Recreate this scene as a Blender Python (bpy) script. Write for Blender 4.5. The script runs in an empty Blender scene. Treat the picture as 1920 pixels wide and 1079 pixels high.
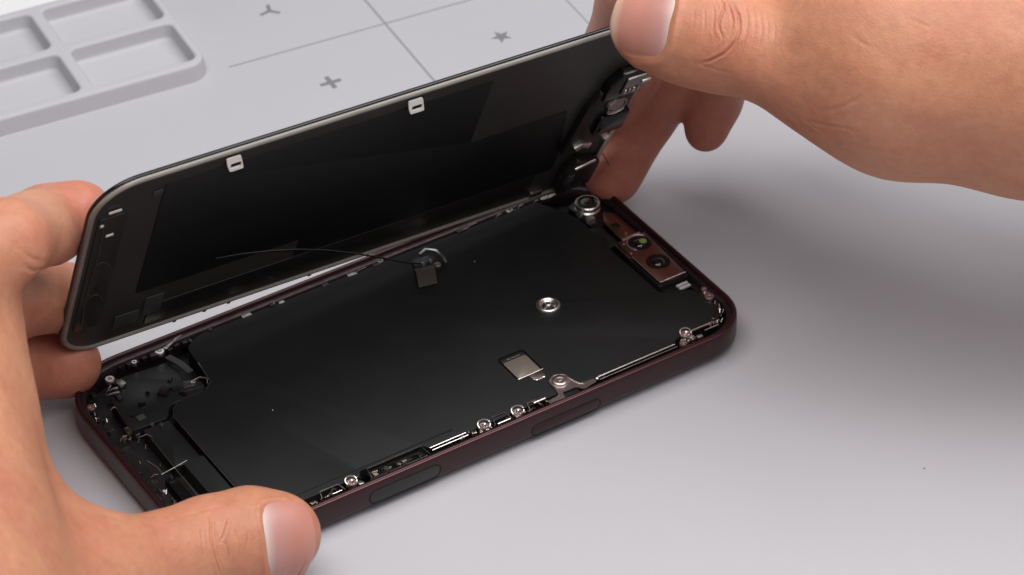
import bpy, math, random
import numpy as np
random.seed(7); np.random.seed(7)
S = 0.001                                   # everything below is laid out in millimetres
SC = bpy.context.scene
COL = SC.collection

# ------------------------------------------------------------------ camera
CP = np.array([-213.92191604, -463.34472067, 479.01142868])
CR = np.array([[0.8394882968461301, 0.3409260672438137, -0.42311796952156283],
               [-0.5433160753366376, 0.5149183514635614, -0.6630737014893905],
               [-0.00818790200092388, 0.7865294069516504, 0.6174985427198256]])
FPX = 6000.0
cam_d = bpy.data.cameras.new('camera'); cam = bpy.data.objects.new('camera', cam_d); COL.objects.link(cam)
from mathutils import Matrix, Vector
m = Matrix([[*CR[i], CP[i] * S] for i in range(3)] + [[0, 0, 0, 1]])
cam.matrix_world = m
cam_d.sensor_width = 36; cam_d.lens = FPX / 1920 * 36
cam_d.clip_start = 0.01; cam_d.clip_end = 50
cam_d.dof.use_dof = True; cam_d.dof.focus_distance = 0.728; cam_d.dof.aperture_fstop = 30
SC.camera = cam

def at(u, v, z=0.0):                        # photo pixel (1920 wide) on the plane z -> mm
    d = CR @ np.array([(u - 960) / FPX, -(v - 539.5) / FPX, -1.0])
    return CP + d * ((z - CP[2]) / d[2])

# ------------------------------------------------------------------ light
W = bpy.data.worlds.new('World'); SC.world = W; W.use_nodes = True
W.node_tree.nodes['Background'].inputs[0].default_value = (0.86, 0.93, 1.0, 1)
W.node_tree.nodes['Background'].inputs[1].default_value = 0.18
def area(name, loc, target, sx, sy, power, col=(1, 1, 1)):
    l = bpy.data.lights.new(name, 'AREA'); l.shape = 'RECTANGLE'; l.size = sx * S; l.size_y = sy * S
    l.energy = power; l.color = col
    o = bpy.data.objects.new(name, l); COL.objects.link(o)
    o.location = [c * S for c in loc]
    d = Vector([t - c for t, c in zip(target, loc)])
    o.rotation_euler = d.to_track_quat('-Z', 'Y').to_euler()
    return o
area('softbox_main', (-20, 0, 670), (90, 40, 0), 620, 460, 3.5, (1.0, 0.985, 0.97))
area('softbox_right', (430, -60, 640), (140, 40, 0), 460, 380, 2.7, (1.0, 0.985, 0.97))
area('front_fill', (150, -420, 600), (120, 30, 0), 560, 320, 1.25, (1.0, 0.985, 0.97))  # added fill light, lifts the shadow under the right arm
area('back_reflection_fill', (370, 540, 480), (90, 40, 0), 300, 200, 0.22, (0.95, 0.97, 1.0))  # added weak light, there to be mirrored in plate and metal
SC.view_settings.view_transform = 'Standard'; SC.view_settings.look = 'None'
SC.view_settings.exposure = 0.0; SC.view_settings.gamma = 1.0; SC.view_settings.use_curve_mapping = False

# ------------------------------------------------------------------ materials
def mat(name, col, rough=0.5, metal=0.0, var=0.0, vscale=300.0, bump=0.0, bscale=900.0, coat=0.0, spec=0.5,
        rvar=0.0, sss=0.0, trans=0.0, ior=1.45):
    M = bpy.data.materials.new(name); M.use_nodes = True
    nt = M.node_tree; b = nt.nodes['Principled BSDF']
    b.inputs['Roughness'].default_value = rough; b.inputs['Metallic'].default_value = metal
    b.inputs['Coat Weight'].default_value = coat; b.inputs['Specular IOR Level'].default_value = spec
    b.inputs['IOR'].default_value = ior
    b.inputs['Transmission Weight'].default_value = trans
    tc = nt.nodes.new('ShaderNodeTexCoord')
    n = nt.nodes.new('ShaderNodeTexNoise'); n.inputs['Scale'].default_value = vscale; n.inputs['Detail'].default_value = 4
    nt.links.new(tc.outputs['Object'], n.inputs['Vector'])
    r = nt.nodes.new('ShaderNodeMapRange'); r.inputs['To Min'].default_value = 1 - var; r.inputs['To Max'].default_value = 1 + var
    nt.links.new(n.outputs['Fac'], r.inputs['Value'])
    mx = nt.nodes.new('ShaderNodeVectorMath'); mx.operation = 'SCALE'; mx.inputs[0].default_value = col
    nt.links.new(r.outputs[0], mx.inputs['Scale']); nt.links.new(mx.outputs[0], b.inputs['Base Color'])
    if rvar:
        rr = nt.nodes.new('ShaderNodeMapRange'); rr.inputs['From Min'].default_value = .3; rr.inputs['From Max'].default_value = .7
        rr.inputs['To Min'].default_value = max(0.02, rough - rvar); rr.inputs['To Max'].default_value = rough + rvar
        n3 = nt.nodes.new('ShaderNodeTexNoise'); n3.inputs['Scale'].default_value = 60; n3.inputs['Detail'].default_value = 6
        nt.links.new(tc.outputs['Object'], n3.inputs['Vector'])
        nt.links.new(n3.outputs['Fac'], rr.inputs['Value']); nt.links.new(rr.outputs[0], b.inputs['Roughness'])
    if bump:
        n2 = nt.nodes.new('ShaderNodeTexNoise'); n2.inputs['Scale'].default_value = bscale; n2.inputs['Detail'].default_value = 3
        nt.links.new(tc.outputs['Object'], n2.inputs['Vector'])
        bp = nt.nodes.new('ShaderNodeBump'); bp.inputs['Strength'].default_value = 1; bp.inputs['Distance'].default_value = bump * S
        nt.links.new(n2.outputs['Fac'], bp.inputs['Height']); nt.links.new(bp.outputs[0], b.inputs['Normal'])
    return M

M_MAT = mat('grey_silicone', (.475, .463, .49), .55, var=.02, vscale=25, bump=.03, bscale=2500, spec=.3)
M_GROOVE = mat('grey_groove', (.27, .265, .28), .6, var=.05)
M_SYMB = mat('grey_symbol', (.19, .188, .20), .6, var=.05)
M_TABLE = mat('white_table', (.78, .77, .78), .5, var=.02, bump=.02)
M_BODY = mat('burgundy_anodised', (.032, .0070, .0092), .38, coat=.12, metal=.35, var=.12, vscale=500, bump=.012, bscale=4000, rvar=.05)
M_INNER = mat('dark_machined_alloy', (.038, .024, .028), .35, metal=.7, var=.4, vscale=350, bump=.12, bscale=700)
M_CAV = mat('black_chassis', (.010, .010, .011), .5, var=.4, vscale=300, bump=.15, bscale=500)
M_PLATE = mat('graphite_battery_wrap', (.0072, .0072, .0078), .56, var=.15, vscale=120, bump=.02, bscale=150, rvar=.05, spec=.34)
M_PLAS = mat('black_plastic', (.010, .010, .010), .38, var=.3, bump=.05, bscale=600)
M_GLOSS = mat('glossy_black', (.006, .006, .006), .15, var=.2)
M_FLEX = mat('flex_cable_film', (.012, .011, .010), .33, var=.3, bump=.03, bscale=300)
M_STEEL = mat('bright_steel', (.80, .77, .74), .32, metal=1, var=.1, vscale=900, bump=.03, bscale=1500)
M_DSTEEL = mat('dull_steel', (.34, .31, .30), .36, metal=1, var=.25, vscale=900, bump=.08, bscale=1200)
M_PINK = mat('pinkish_steel', (.66, .54, .52), .34, metal=1, var=.2, vscale=900, bump=.08, bscale=1200)
M_COPPER = mat('brown_copper', (.31, .18, .145), .33, metal=1, var=.12, vscale=400, bump=.02)
M_GOLD = mat('gold_contact', (.62, .47, .28), .25, metal=1, var=.1)
M_BEIGE = mat('beige_bezel', (.23, .205, .18), .28, var=.25, vscale=140, bump=.05, bscale=400, spec=.6)
M_GLASSK = mat('black_glass', (.006, .006, .007), .06, var=.1)
M_BACK = mat('display_backing', (.034, .031, .029), .36, var=.15, vscale=90, bump=.02, bscale=120, rvar=.05)
M_BACK2 = mat('display_graphite', (.0045, .0045, .005), .5, var=.2, vscale=90, spec=.35)
M_GREYTAPE = mat('grey_tape', (.045, .044, .043), .5, var=.15)
M_WHITETAB = mat('pale_metal_tab', (.90, .86, .80), .4, metal=.0, var=.05, bump=.03, bscale=900)
M_LENS = mat('lens_glass', (.004, .004, .006), .05, coat=1.0)
M_GREEN = mat('green_lens_coating', (.16, .30, .07), .2, coat=1.0)
M_PAD = mat('grey_connector_pad', (.42, .41, .42), .4, var=.1)
M_ROSE = mat('rose_sensor_glass', (.20, .11, .115), .15, coat=.6)

# ------------------------------------------------------------------ object helpers
def finish(name, V, F, material, parent=None, smooth=True, angle=32):
    me = bpy.data.meshes.new(name)
    me.from_pydata([tuple(np.asarray(v, float) * S) for v in V], [], F)
    me.materials.append(material); me.update()
    if smooth:
        me.polygons.foreach_set('use_smooth', [True] * len(me.polygons))
        me.set_sharp_from_angle(angle=math.radians(angle))
    o = bpy.data.objects.new(name, me); COL.objects.link(o)
    if parent is not None: o.parent = parent
    return o
def empty(name, label, cat, loc=(0, 0, 0), group=None):
    o = bpy.data.objects.new(name, None); COL.objects.link(o)
    o['label'] = label; o['category'] = cat
    if group: o['group'] = group
    return o
def struct(o): o['kind'] = 'structure'; return o

ID = lambda x, y, z: np.array([x, y, z], float)
class MB:
    def __init__(s, T=ID): s.V = []; s.F = []; s.T = T
    def add(s, V, F):
        n = len(s.V); s.V += [s.T(*v) for v in V]; s.F += [tuple(i + n for i in f) for f in F]; return s
    def loops(s, L, cap0=True, cap1=True, closed=False):
        n = len(L[0]); V = [p for l in L for p in l]; F = []
        k = len(L)
        for a in range(k if closed else k - 1):
            b = (a + 1) % k
            for i in range(n):
                j = (i + 1) % n; F.append((a * n + i, a * n + j, b * n + j, b * n + i))
        if not closed:
            if cap0: F.append(tuple(range(n))[::-1])
            if cap1: F.append(tuple((k - 1) * n + i for i in range(n)))
        return s.add(V, F)
    def prism(s, poly, z0, z1, ch=0.15):    # poly CCW, chamfered top
        p = np.array(poly, float)
        ch = min(ch, (z1 - z0) * .45)
        q = offset(p, ch)
        L = [[(x, y, z0) for x, y in p], [(x, y, z1 - ch) for x, y in p],
             [(x, y, z1 - ch * .3) for x, y in offset(p, ch * .3)], [(x, y, z1) for x, y in q]]
        return s.loops(L)
    def box(s, x0, y0, z0, x1, y1, z1, ch=0.12, r=0.0, ang=0):
        P = rrect(x0, y0, x1, y1, r, 4) if r else [(x0, y0), (x1, y0), (x1, y1), (x0, y1)]
        if ang:
            cx, cy = (x0 + x1) / 2, (y0 + y1) / 2; c, n = math.cos(ang), math.sin(ang)
            P = [(cx + (x - cx) * c - (y - cy) * n, cy + (x - cx) * n + (y - cy) * c) for x, y in P]
        return s.prism(P, z0, z1, ch)
    def lathe(s, cx, cy, prof, n=32):       # prof: (r, z)
        L = [[(cx + r * math.cos(2 * math.pi * i / n), cy + r * math.sin(2 * math.pi * i / n), z) for i in range(n)] for r, z in prof]
        return s.loops(L)
    def tube(s, pts, r, n=8):
        P = np.array(pts, float); L = []
        for i, p in enumerate(P):
            t = P[min(i + 1, len(P) - 1)] - P[max(i - 1, 0)]; t /= np.linalg.norm(t)
            a = np.cross(t, [0, 0, 1]);
            if np.linalg.norm(a) < 1e-3: a = np.cross(t, [1, 0, 0])
            a /= np.linalg.norm(a); b = np.cross(a, t)
            L.append([tuple(p + r * (a * math.cos(2 * math.pi * k / n) + b * math.sin(2 * math.pi * k / n))) for k in range(n)])
        return s.loops(L)
    def ribbon(s, pts, width, th=0.12):      # pts: centre points, width vectors
        L = []
        P = np.array(pts, float); Wd = np.array(width, float)
        if Wd.ndim == 1: Wd = np.tile(Wd, (len(P), 1))
        for i, p in enumerate(P):
            t = P[min(i + 1, len(P) - 1)] - P[max(i - 1, 0)]; n_ = np.cross(t, Wd[i]); n_ /= np.linalg.norm(n_)
            a, b = p - Wd[i] / 2, p + Wd[i] / 2
            L.append([tuple(a), tuple(b), tuple(b + n_ * th), tuple(a + n_ * th)])
        return s.loops(L)
    def build(s, name, material, parent=None, **k): return finish(name, s.V, s.F, material, parent, **k)

def offset(p, d):                            # inset a CCW polygon by d
    n = len(p); out = []
    for i in range(n):
        a = p[i] - p[i - 1]; b = p[(i + 1) % n] - p[i]
        la, lb = np.linalg.norm(a) + 1e-9, np.linalg.norm(b) + 1e-9
        na = np.array([-a[1], a[0]]) / la; nb = np.array([-b[1], b[0]]) / lb
        m_ = na + nb; q = m_ @ m_
        out.append(p[i] + (m_ * 2 / q * d if q > .3 else na * d))
    return np.array(out)
def rrect(x0, y0, x1, y1, r, k=10, e=2.0):
    out = []
    for cx, cy, a0 in ((x1 - r, y0 + r, -90), (x1 - r, y1 - r, 0), (x0 + r, y1 - r, 90), (x0 + r, y0 + r, 180)):
        for i in range(k + 1):
            a = math.radians(a0 + 90 * i / k); c, s_ = math.cos(a), math.sin(a)
            if e != 2:
                c = math.copysign(abs(c) ** (2 / e), c); s_ = math.copysign(abs(s_) ** (2 / e), s_)
            out.append((cx + r * c, cy + r * s_))
    return out
def roundpoly(P, r, k=4):                    # round the corners of a polygon
    P = [np.array(p, float) for p in P]; out = []
    n = len(P)
    for i in range(n):
        a, b, c = P[i - 1], P[i], P[(i + 1) % n]
        la, lc = np.linalg.norm(a - b), np.linalg.norm(c - b); q = min(r, la * .45, lc * .45)
        p0 = b + (a - b) / la * q; p1 = b + (c - b) / lc * q
        for j in range(k + 1):
            t = j / k; out.append(tuple((1 - t) ** 2 * p0 + 2 * t * (1 - t) * b + t * t * p1))
    return out

# ------------------------------------------------------------------ setting: table, then the mat
MO = np.array([148.3, 167.3]); _a = math.radians(-6.3)
E1 = np.array([math.cos(_a), math.sin(_a)]); E2 = np.array([-math.sin(_a), math.cos(_a)])
MT = lambda x, y, z: np.array([*(MO + E1 * x + E2 * y), z])
tb = MB(); tb.box(-900, -700, -30, 1300, 900, -2.5, 2); struct(tb.build('table', M_TABLE))

mat_o = empty('repair_mat', 'light grey silicone repair mat with moulded tray and grooved grid under the phone', 'repair mat')
sheet = MB(MT); sheet.prism(rrect(-175, -420, 330, 45.2, 10, 8), -2.45, 0, .8)
sheet.build('mat_sheet', M_MAT, mat_o)
# raised tray: rim with compartments
def tray():
    x0, x1, y0, y1, h = -172.0, -51.6, -1.9, 45.0, 5.0
    xs = [(-170.0, -146.5), (-143, -118.3), (-114.8, -86.2), (-82.7, -53.9)]
    ys = [(1.2, 20.2), (23.6, 42.0)]
    mb = MB(MT)
    R = .9                                   # top edge rounding
    def ring(xa, ya, xb, yb, r, z, k=6): return [(x, y, z) for x, y in rrect(xa, ya, xb, yb, r, k)]
    # outer wall
    L = [ring(x0 - .6, y0 - .6, x1 + .6, y1 + .0, 6, 0.004)]
    for t in range(5):
        a = math.radians(90 * t / 4); d = R * (1 - math.cos(a)); L.append(ring(x0 + d, y0 + d, x1 - d, y1 - d, 5.5 - d, h - R + R * math.sin(a)))
    mb.loops(L, cap0=False, cap1=False)
    top_outer = [(x, y) for x, y, _ in L[-1]]
    # compartments (walls + floor)
    holes = []
    for xa, xb in xs:
        for ya, yb in ys:
            L = []
            for t in range(5):
                a = math.radians(90 * t / 4); d = .8 * (1 - math.sin(a))
                L.append(ring(xa - d, ya - d, xb + d, yb + d, 2.2 + d, h - .8 * (1 - math.cos(a)) ))
            L.append(ring(xa + .3, ya + .3, xb - .3, yb - .3, 2.0, 1.4))
            for t in range(1, 5):
                a = math.radians(90 * t / 4); d = .3 + 1.0 * (1 - math.cos(a)); L.append(ring(xa + d, ya + d, xb - d, yb - d, 2.0, 1.4 - 1.0 * math.sin(a)))
            L.append(ring(xa + 2.6, ya + 2.6, xb - 2.6, yb - 2.6, 1.0, .39))
            holes.append([(x, y) for x, y, _ in L[0]])
            mb.loops([l[::-1] for l in L], cap0=False, cap1=True)
    # top sheet with holes (triangulated)
    from mathutils.geometry import delaunay_2d_cdt
    pts = [Vector(p) for p in top_outer]; fs = [list(range(len(pts)))]
    edges = [(i, (i + 1) % len(pts)) for i in range(len(pts))]
    for hL in holes:
        b = len(pts); pts += [Vector(p) for p in hL]; edges += [(b + i, b + (i + 1) % len(hL)) for i in range(len(hL))]
    vo, eo, fo, *_ = delaunay_2d_cdt(pts, edges, [], 0, 1e-5)
    def inside(c, poly):
        r = False
        for i in range(len(poly)):
            (xa, ya), (xb, yb) = poly[i - 1], poly[i]
            if (ya > c[1]) != (yb > c[1]) and c[0] < (xb - xa) * (c[1] - ya) / (yb - ya) + xa: r = not r
        return r
    F = []
    for f in fo:
        c = sum((vo[i] for i in f), Vector((0, 0))) / len(f)
        if inside(c, top_outer) and not any(inside(c, hL) for hL in holes): F.append(tuple(f))
    mb.add([(v.x, v.y, h) for v in vo], F)
    return mb.build('parts_tray', M_MAT, mat_o, angle=50)
tray()
# grooved grid lines and symbols (shallow darker grooves, flush 4 mm/1000 above the sheet)
def gline(x0, y0, x1, y1, w=.75):
    d = np.array([x1 - x0, y1 - y0], float); d /= np.linalg.norm(d); n_ = np.array([-d[1], d[0]]) * w / 2
    P = [np.array([x0, y0]) - n_, np.array([x1, y1]) - n_, np.array([x1, y1]) + n_, np.array([x0, y0]) + n_]
    mb = MB(MT); mb.add([(*p, .006) for p in P], [(0, 1, 2, 3)]); mb.build('grid_line', M_GROOVE, mat_o, smooth=False)
gline(-45.5, 0, 170, 0, .65)
gline(0.3, -60, 0.3, -.34, .75); gline(0.3, .34, 0.3, 42, .75)
gline(49.3, -60, 49.3, -.34, .55); gline(49.3, .34, 49.3, 42, .55)
def symbol(polys):
    mb = MB(MT)
    for P in polys: mb.add([(*p, .007 + .002 * len(mb.V) * 0) for p in P], [tuple(range(len(P)))])
    return mb
def bar(cx, cy, ang, l0, l1, w):
    c, s_ = math.cos(ang), math.sin(ang); return [(cx + c * a - s_ * b, cy + s_ * a + c * b) for a, b in ((l0, -w / 2), (l1, -w / 2), (l1, w / 2), (l0, w / 2))]
def rel(u, v): p = at(u, v)[:2] - MO; return p @ E1, p @ E2
cx, cy = rel(620, 155); w = .68
Pp = [(w, 3.0), (-w, 3.0), (-w, w), (-3.0, w), (-3.0, -w), (-w, -w), (-w, -3.0), (w, -3.0), (w, -w), (3.0, -w), (3.0, w), (w, w)]
symbol([roundpoly([(cx + x, cy + y) for x, y in Pp], .3, 2)]).build('plus_symbol', M_SYMB, mat_o, smooth=False)
cx, cy = rel(505, 21)
Yp = []
for k in range(3):
    a = math.radians(195 + 120 * k); c, s_ = math.cos(a), math.sin(a)
    for l, b in ((3.2, -.52), (3.2, .52)): Yp.append((cx + c * l - s_ * b, cy + s_ * l + c * b))
    a2 = a + math.radians(60); Yp.append((cx + .65 * math.cos(a2), cy + .65 * math.sin(a2)))
symbol([roundpoly(Yp, .3, 2)]).build('three_arm_symbol', M_SYMB, mat_o, smooth=False)
cx, cy = rel(940, 69)
symbol([[(cx + (3.1 if k % 2 == 0 else 1.3) * math.cos(math.radians(102 + 36 * k)), cy + (3.1 if k % 2 == 0 else 1.3) * math.sin(math.radians(102 + 36 * k))) for k in range(10)]]).build('star_symbol', M_SYMB, mat_o, smooth=False)

sp = at(1733, 879, 0); mb = MB(); mb.lathe(sp[0], sp[1], [(.26, .004), (.24, .1), (.02, .16)], 10)
so_ = mb.build('crumb', M_SYMB); so_['label'] = 'tiny dark crumb lying alone on the empty lower right of the mat'; so_['category'] = 'crumb'
# ------------------------------------------------------------------ the opened phone
ph = empty('smartphone', 'opened dark burgundy smartphone body lying on the mat with its battery and cameras exposed', 'smartphone')
def body2(off, k=14):                         # plan outline, the lower end a little rounder
    a = rrect(off, off, 150 - off, 72 - off, max(12.5 - off, 1.0), k, 2.15); b = rrect(1.4 + off, off, 150 - off, 72 - off, max(16.5 - off, 1.0), k, 2.1)
    h = 2 * (k + 1); return a[:h] + b[h:]
def loopz(off, z, k=14): return [(x, y, z) for x, y in body2(off, k)]
fr = MB()
prof = [(3.0, .95), (1.7, 1.05), (.8, 1.45), (.25, 2.1), (0, 3.0), (0, 6.9), (.06, 7.7), (.22, 8.25), (.45, 8.52), (.75, 8.62), (1.05, 8.55), (1.25, 8.2), (1.35, 7.55)]
fr.loops([loopz(a, z) for a, z in prof], cap0=True, cap1=False)
fr.build('frame', M_BODY, ph, angle=60)
lip = MB(); lip.loops([loopz(a, z) for a, z in [(1.3, 7.8), (1.4, 7.5), (2.2, 7.42), (2.45, 7.2), (2.6, 2.4)]], cap0=False, cap1=False)
lip.build('inner_lip', M_INNER, ph, angle=60)
fl = MB(); fl.loops([loopz(1.8, 2.0), loopz(1.8, 2.5)]); fl.build('chassis_floor', M_CAV, ph)

cb = MB(); cb.prism(rrect(104, 6, 145, 66, 10, 8), 0.01, 1.0, .05); cb.build('camera_plateau', M_BODY, ph)
ed = MB(); R_ = [(x, y) for x, y in body2(.27)]; n_ = len(R_)
ed.loops([[(x, y, 8.28 + .10) for x, y in R_], [(x, y, 8.28) for x, y in body2(.14)], [(x, y, 8.16) for x, y in body2(.10)]], cap0=False, cap1=False)
ed.build('rim_highlight', mat('highlight_tint', (.17, .075, .08), .36, metal=1), ph)  # lighter ring, the rim's highlight line put into its colour
# battery / graphite plate
plate = [(19.6, 5.2), (44.6, 5.2), (45.2, 6.8), (61.5, 6.4), (62.3, 4.6), (129, 4.6), (131.5, 6.2), (140.5, 6.2), (145.3, 9.5), (145.3, 19.0),
         (141, 21.6), (137.8, 22.2), (137.6, 44.0), (138.2, 57.5), (135.8, 63.5), (133, 69.2), (38.5, 69.2), (33.8, 66.5), (32.6, 52.6), (30.4, 50.4), (23, 50.4), (19.6, 46.5)]
pb = MB(); pb.prism(roundpoly(plate, 1.6, 5), 2.6, 7.0, .16); pb.build('battery_plate', M_PLATE, ph, angle=40)
# embossed seam strip close to the front rail of the plate
sb = MB(); sb.box(24, 6.9, 7.004, 70, 7.5, 7.05, .02); sb.build('plate_seam', M_PLAS, ph)

# antenna bands and buttons in the front side
for xb_ in (135.5,):
    mb = MB(); mb.box(xb_, -.012, 3.05, xb_ + 1.3, .4, 7.6, .01); mb.build('antenna_band', mat('antenna_band_paint', (.035, .012, .014), .5), ph)
def side_pill(x0, x1, z0, z1, d0, d1, r):
    P = rrect(x0, z0, x1, z1, r, 8)
    mb = MB(lambda x, y, z: np.array([x, -z, y])); mb.prism(P, d0, d1, .12); return mb
def side_ring(x0, x1, z0, z1, r, w, d):
    T = lambda x, y, z: np.array([x, -z, y]); mb = MB(T)
    a = rrect(x0, z0, x1, z1, r, 8); b = rrect(x0 + w, z0 + w, x1 - w, z1 - w, r - w, 8)
    mb.loops([[(x, y, d) for x, y in a], [(x, y, d + .01) for x, y in a], [(x, y, d + .01) for x, y in b], [(x, y, d) for x, y in b]], closed=True)
    return mb
M_SLOT = mat('slot_black', (.004, .003, .003), .7)
M_BTN = mat('button_dark_glass', (.03, .026, .027), .4, metal=.2)
side_ring(43.5, 62.5, 2.2, 6.4, 2.0, .48, .006).build('button_gap', M_SLOT, ph)
side_pill(43.98, 62.02, 2.68, 5.92, -.3, .06, 1.6).build('side_button', M_BTN, ph)
side_ring(86.5, 105.7, 1.9, 5.4, 1.7, .40, .006).build('button_gap', M_SLOT, ph)
side_pill(86.9, 105.3, 2.3, 5.0, -.3, .06, 1.3).build('side_button', M_BODY, ph)

# screws -------------------------------------------------------------
def screw(x, y, z, r=1.15, par=None, mt=None, tall=.5):
    par = par or ph
    mb = MB(); mb.lathe(x, y, [(r, z - .6), (r, z + tall * .55), (r * .86, z + tall), (r * .45, z + tall), (r * .36, z + tall * .35), (0.02, z + tall * .3)], 20)
    s_ = mb.build('screw', mt or M_STEEL, par, angle=50)
    c = MB(); a0 = random.random() * 3
    for k in range(3): c.box(x - r * .42, y - r * .07, z + tall * .42 + k * .011, x + r * .42, y + r * .07, z + tall * .5 + k * .011, .01, ang=a0 + k * math.pi / 3)
    c.build('screw_socket', M_DSTEEL, s_)
    return s_
# centre boss
bs = MB(); bs.lathe(112.8, 32.8, [(2.9, 7.0), (2.9, 7.45), (2.55, 7.75), (2.1, 7.7), (1.7, 7.2), (1.55, 7.05), (.1, 7.02)], 40)
bo = bs.build('screw_boss', M_STEEL, ph, angle=60)
bs = MB(); bs.lathe(112.8, 32.8, [(1.56, 7.06), (1.5, 7.1), (.2, 7.1)], 30); bs.build('boss_recess', M_CAV, bo)
bs = MB(); bs.lathe(112.8, 32.8, [(.75, 7.1), (.75, 7.75), (.6, 7.9), (.1, 7.88)], 20); bs.build('pin', M_STEEL, bo)
for a in (200, 330):
    bs = MB(); bs.lathe(112.8 + 1.15 * math.cos(math.radians(a)), 32.8 + 1.15 * math.sin(math.radians(a)), [(.36, 7.1), (.36, 7.35), (.1, 7.4)], 12); bs.build('boss_post', M_STEEL, bo)

# metal battery window (open rectangle with metal cover)
wr = MB()
a = rrect(91.7, 13.6, 98.9, 22.6, .8, 5); b = rrect(92.15, 14.05, 98.45, 22.15, .6, 5)
wr.loops([[(x, y, 7.0) for x, y in a], [(x, y, 7.12) for x, y in a], [(x, y, 7.12) for x, y in b], [(x, y, 6.9) for x, y in b]], closed=True)
wo = wr.build('cell_window', M_GLOSS, ph, angle=40)
mb = MB(); mb.prism(rrect(92.2, 14.1, 98.4, 20.6, .5, 4), 6.95, 7.03, .02); mb.build('window_foil', mat('taupe_foil', (.46, .38, .32), .36, metal=.75, var=.05), wo)
mb = MB(); mb.box(92.2, 20.7, 6.96, 98.4, 22.1, 7.02, .02); mb.build('window_shade', M_CAV, wo)
mb = MB(); mb.box(93.6, 21.1, 7.02, 97.2, 21.5, 7.12, .03); mb.build('window_clip', M_DSTEEL, wo)
mb = MB(); mb.tube([(91.9, 13.7, 7.18), (95.2, 13.65, 7.22), (98.8, 13.8, 7.2)], .14); mb.build('window_edge', M_STEEL, wo)
mb = MB(); mb.prism(roundpoly([(94.6, 13.4), (94.9, 11.3), (96.6, 10.8), (98.0, 11.6), (98.1, 13.4)], .5, 3), 7.0, 7.3, .1); tbm = mb.build('window_tab', M_PINK, wo)
for q in ((95.4, 11.2), (97.3, 11.2)):
    mb = MB(); mb.lathe(*q, [(.42, 7.2), (.42, 7.5), (.25, 7.6), (.05, 7.6)], 12); mb.build('tab_rivet', M_STEEL, wo)

# bracket with large screw on the front rail
br = MB(); P = roundpoly([(93.2, 2.0), (93.4, 3.3), (96.6, 3.5), (97.2, 6.0), (97.2, 9.0), (99.5, 10.4), (101.7, 9.2), (102.0, 6.8), (103.0, 4.4), (106.5, 4.1), (106.5, 3.2), (102.6, 2.5), (101.8, 4.2), (97.6, 4.3), (97.2, 2.0)], .7, 4)
br.prism(P, 6.9, 7.35, .16); bro = br.build('bracket', M_PINK, ph, angle=50)
mb = MB(); mb.lathe(99.5, 7.7, [(1.95, 7.35), (1.95, 7.65), (1.7, 7.9), (1.1, 7.9), (1.0, 7.7), (.1, 7.7)], 30)
so = mb.build('screw', M_PINK, bro, angle=60)
mb = MB(); mb.box(99.1, 7.5, 7.7, 99.9, 7.9, 7.85, .04); mb.build('screw_socket', M_STEEL, so)
Pq = roundpoly([(93.4, 3.2), (96.6, 3.5), (97.2, 6.0), (97.2, 9.0), (99.5, 10.4), (101.7, 9.2), (102.0, 6.8), (103.0, 4.4), (106.5, 4.1)], .7, 4)[5:-5]
mb = MB(); mb.tube([(x, y, 7.36) for x, y in Pq], .17, 6); mb.build('bracket_highlight', M_STEEL, bro)  # bright tube standing in for the highlight along the bracket outline
mb = MB(); mb.box(97.7, 1.9, 6.4, 101.9, 4.2, 6.7, .05); mb.build('bracket_gap', M_CAV, ph)

# rails: thin bright lines along the front side
def rail(x0, x1, y, z, r=.16, m_=M_STEEL, name='rail'):
    mb = MB(); mb.tube([(x0, y, z), ((x0 + x1) / 2, y, z + .02), (x1, y, z)], r); return mb.build(name, m_, ph)
rail(107.5, 129.3, 4.35, 7.1, .24); rail(107.5, 129.3, 3.2, 7.3, .12, M_DSTEEL)
mb = MB(); mb.lathe(107.3, 4.0, [(.45, 6.6), (.45, 7.4), (.2, 7.6), (.05, 7.6)], 12); mb.build('rail_stop', M_STEEL, ph)
rail(62.3, 71.8, 4.5, 7.15, .16); rail(62.3, 71.8, 3.4, 7.3, .14)
rail(133.5, 141.5, 6.1, 7.25, .28, M_PINK); rail(138, 142, 4.4, 7.4, .22, M_PINK)

def clip(x0, y0, x1, y1, z=7.0, m_=M_STEEL, r=.13):      # little sprung wire bracket
    mb = MB(); mb.tube([(x0, y0, z - .3), (x0 + .3, y0 + .1, z + .1), (x0 + .8, y1, z + .25), (x1 - .8, y1, z + .25), (x1 - .3, y0 + .1, z + .1), (x1, y0, z - .3)], r, 6)
    return mb.build('spring_clip', m_, ph)
def cluster(cx, cy, n, spread, m_list=(M_STEEL, M_PINK, M_DSTEEL), z=6.8, name='contact_block'):
    for k in range(n):
        x = cx + random.uniform(-spread, spread); y = cy + random.uniform(-.7, .7); s1, s2 = random.uniform(.25, .8), random.uniform(.2, .45)
        mb = MB(); mb.box(x - s1, y - s2, z - .5, x + s1, y + s2, z + random.uniform(.05, .6), .1, ang=random.uniform(-.5, .5)); mb.build(name, random.choice(m_list), ph)
def knob(x, y, r):                            # small machined collar with prongs
    mb = MB(); n = 22
    mb.tube([(x + r * math.cos(2 * math.pi * k / n), y + r * .8 * math.sin(2 * math.pi * k / n), 7.5 + .5 * math.sin(2 * math.pi * k / n)) for k in range(n)], .2, 6)
    kb = mb.build('collar', M_STEEL, ph)
    mb = MB()
    for k in range(5):
        a = k * 1.3; mb.tube([(x + .9 * r * math.cos(a), y - .6 + .5 * r * math.sin(a), 6.6), (x + .7 * r * math.cos(a), y - .5 + .4 * r * math.sin(a), 7.3), (x + .3 * r * math.cos(a), y - .4 + .2 * r * math.sin(a), 7.75)], .22, 6)
    mb.build('prongs', M_PINK, kb)
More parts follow.
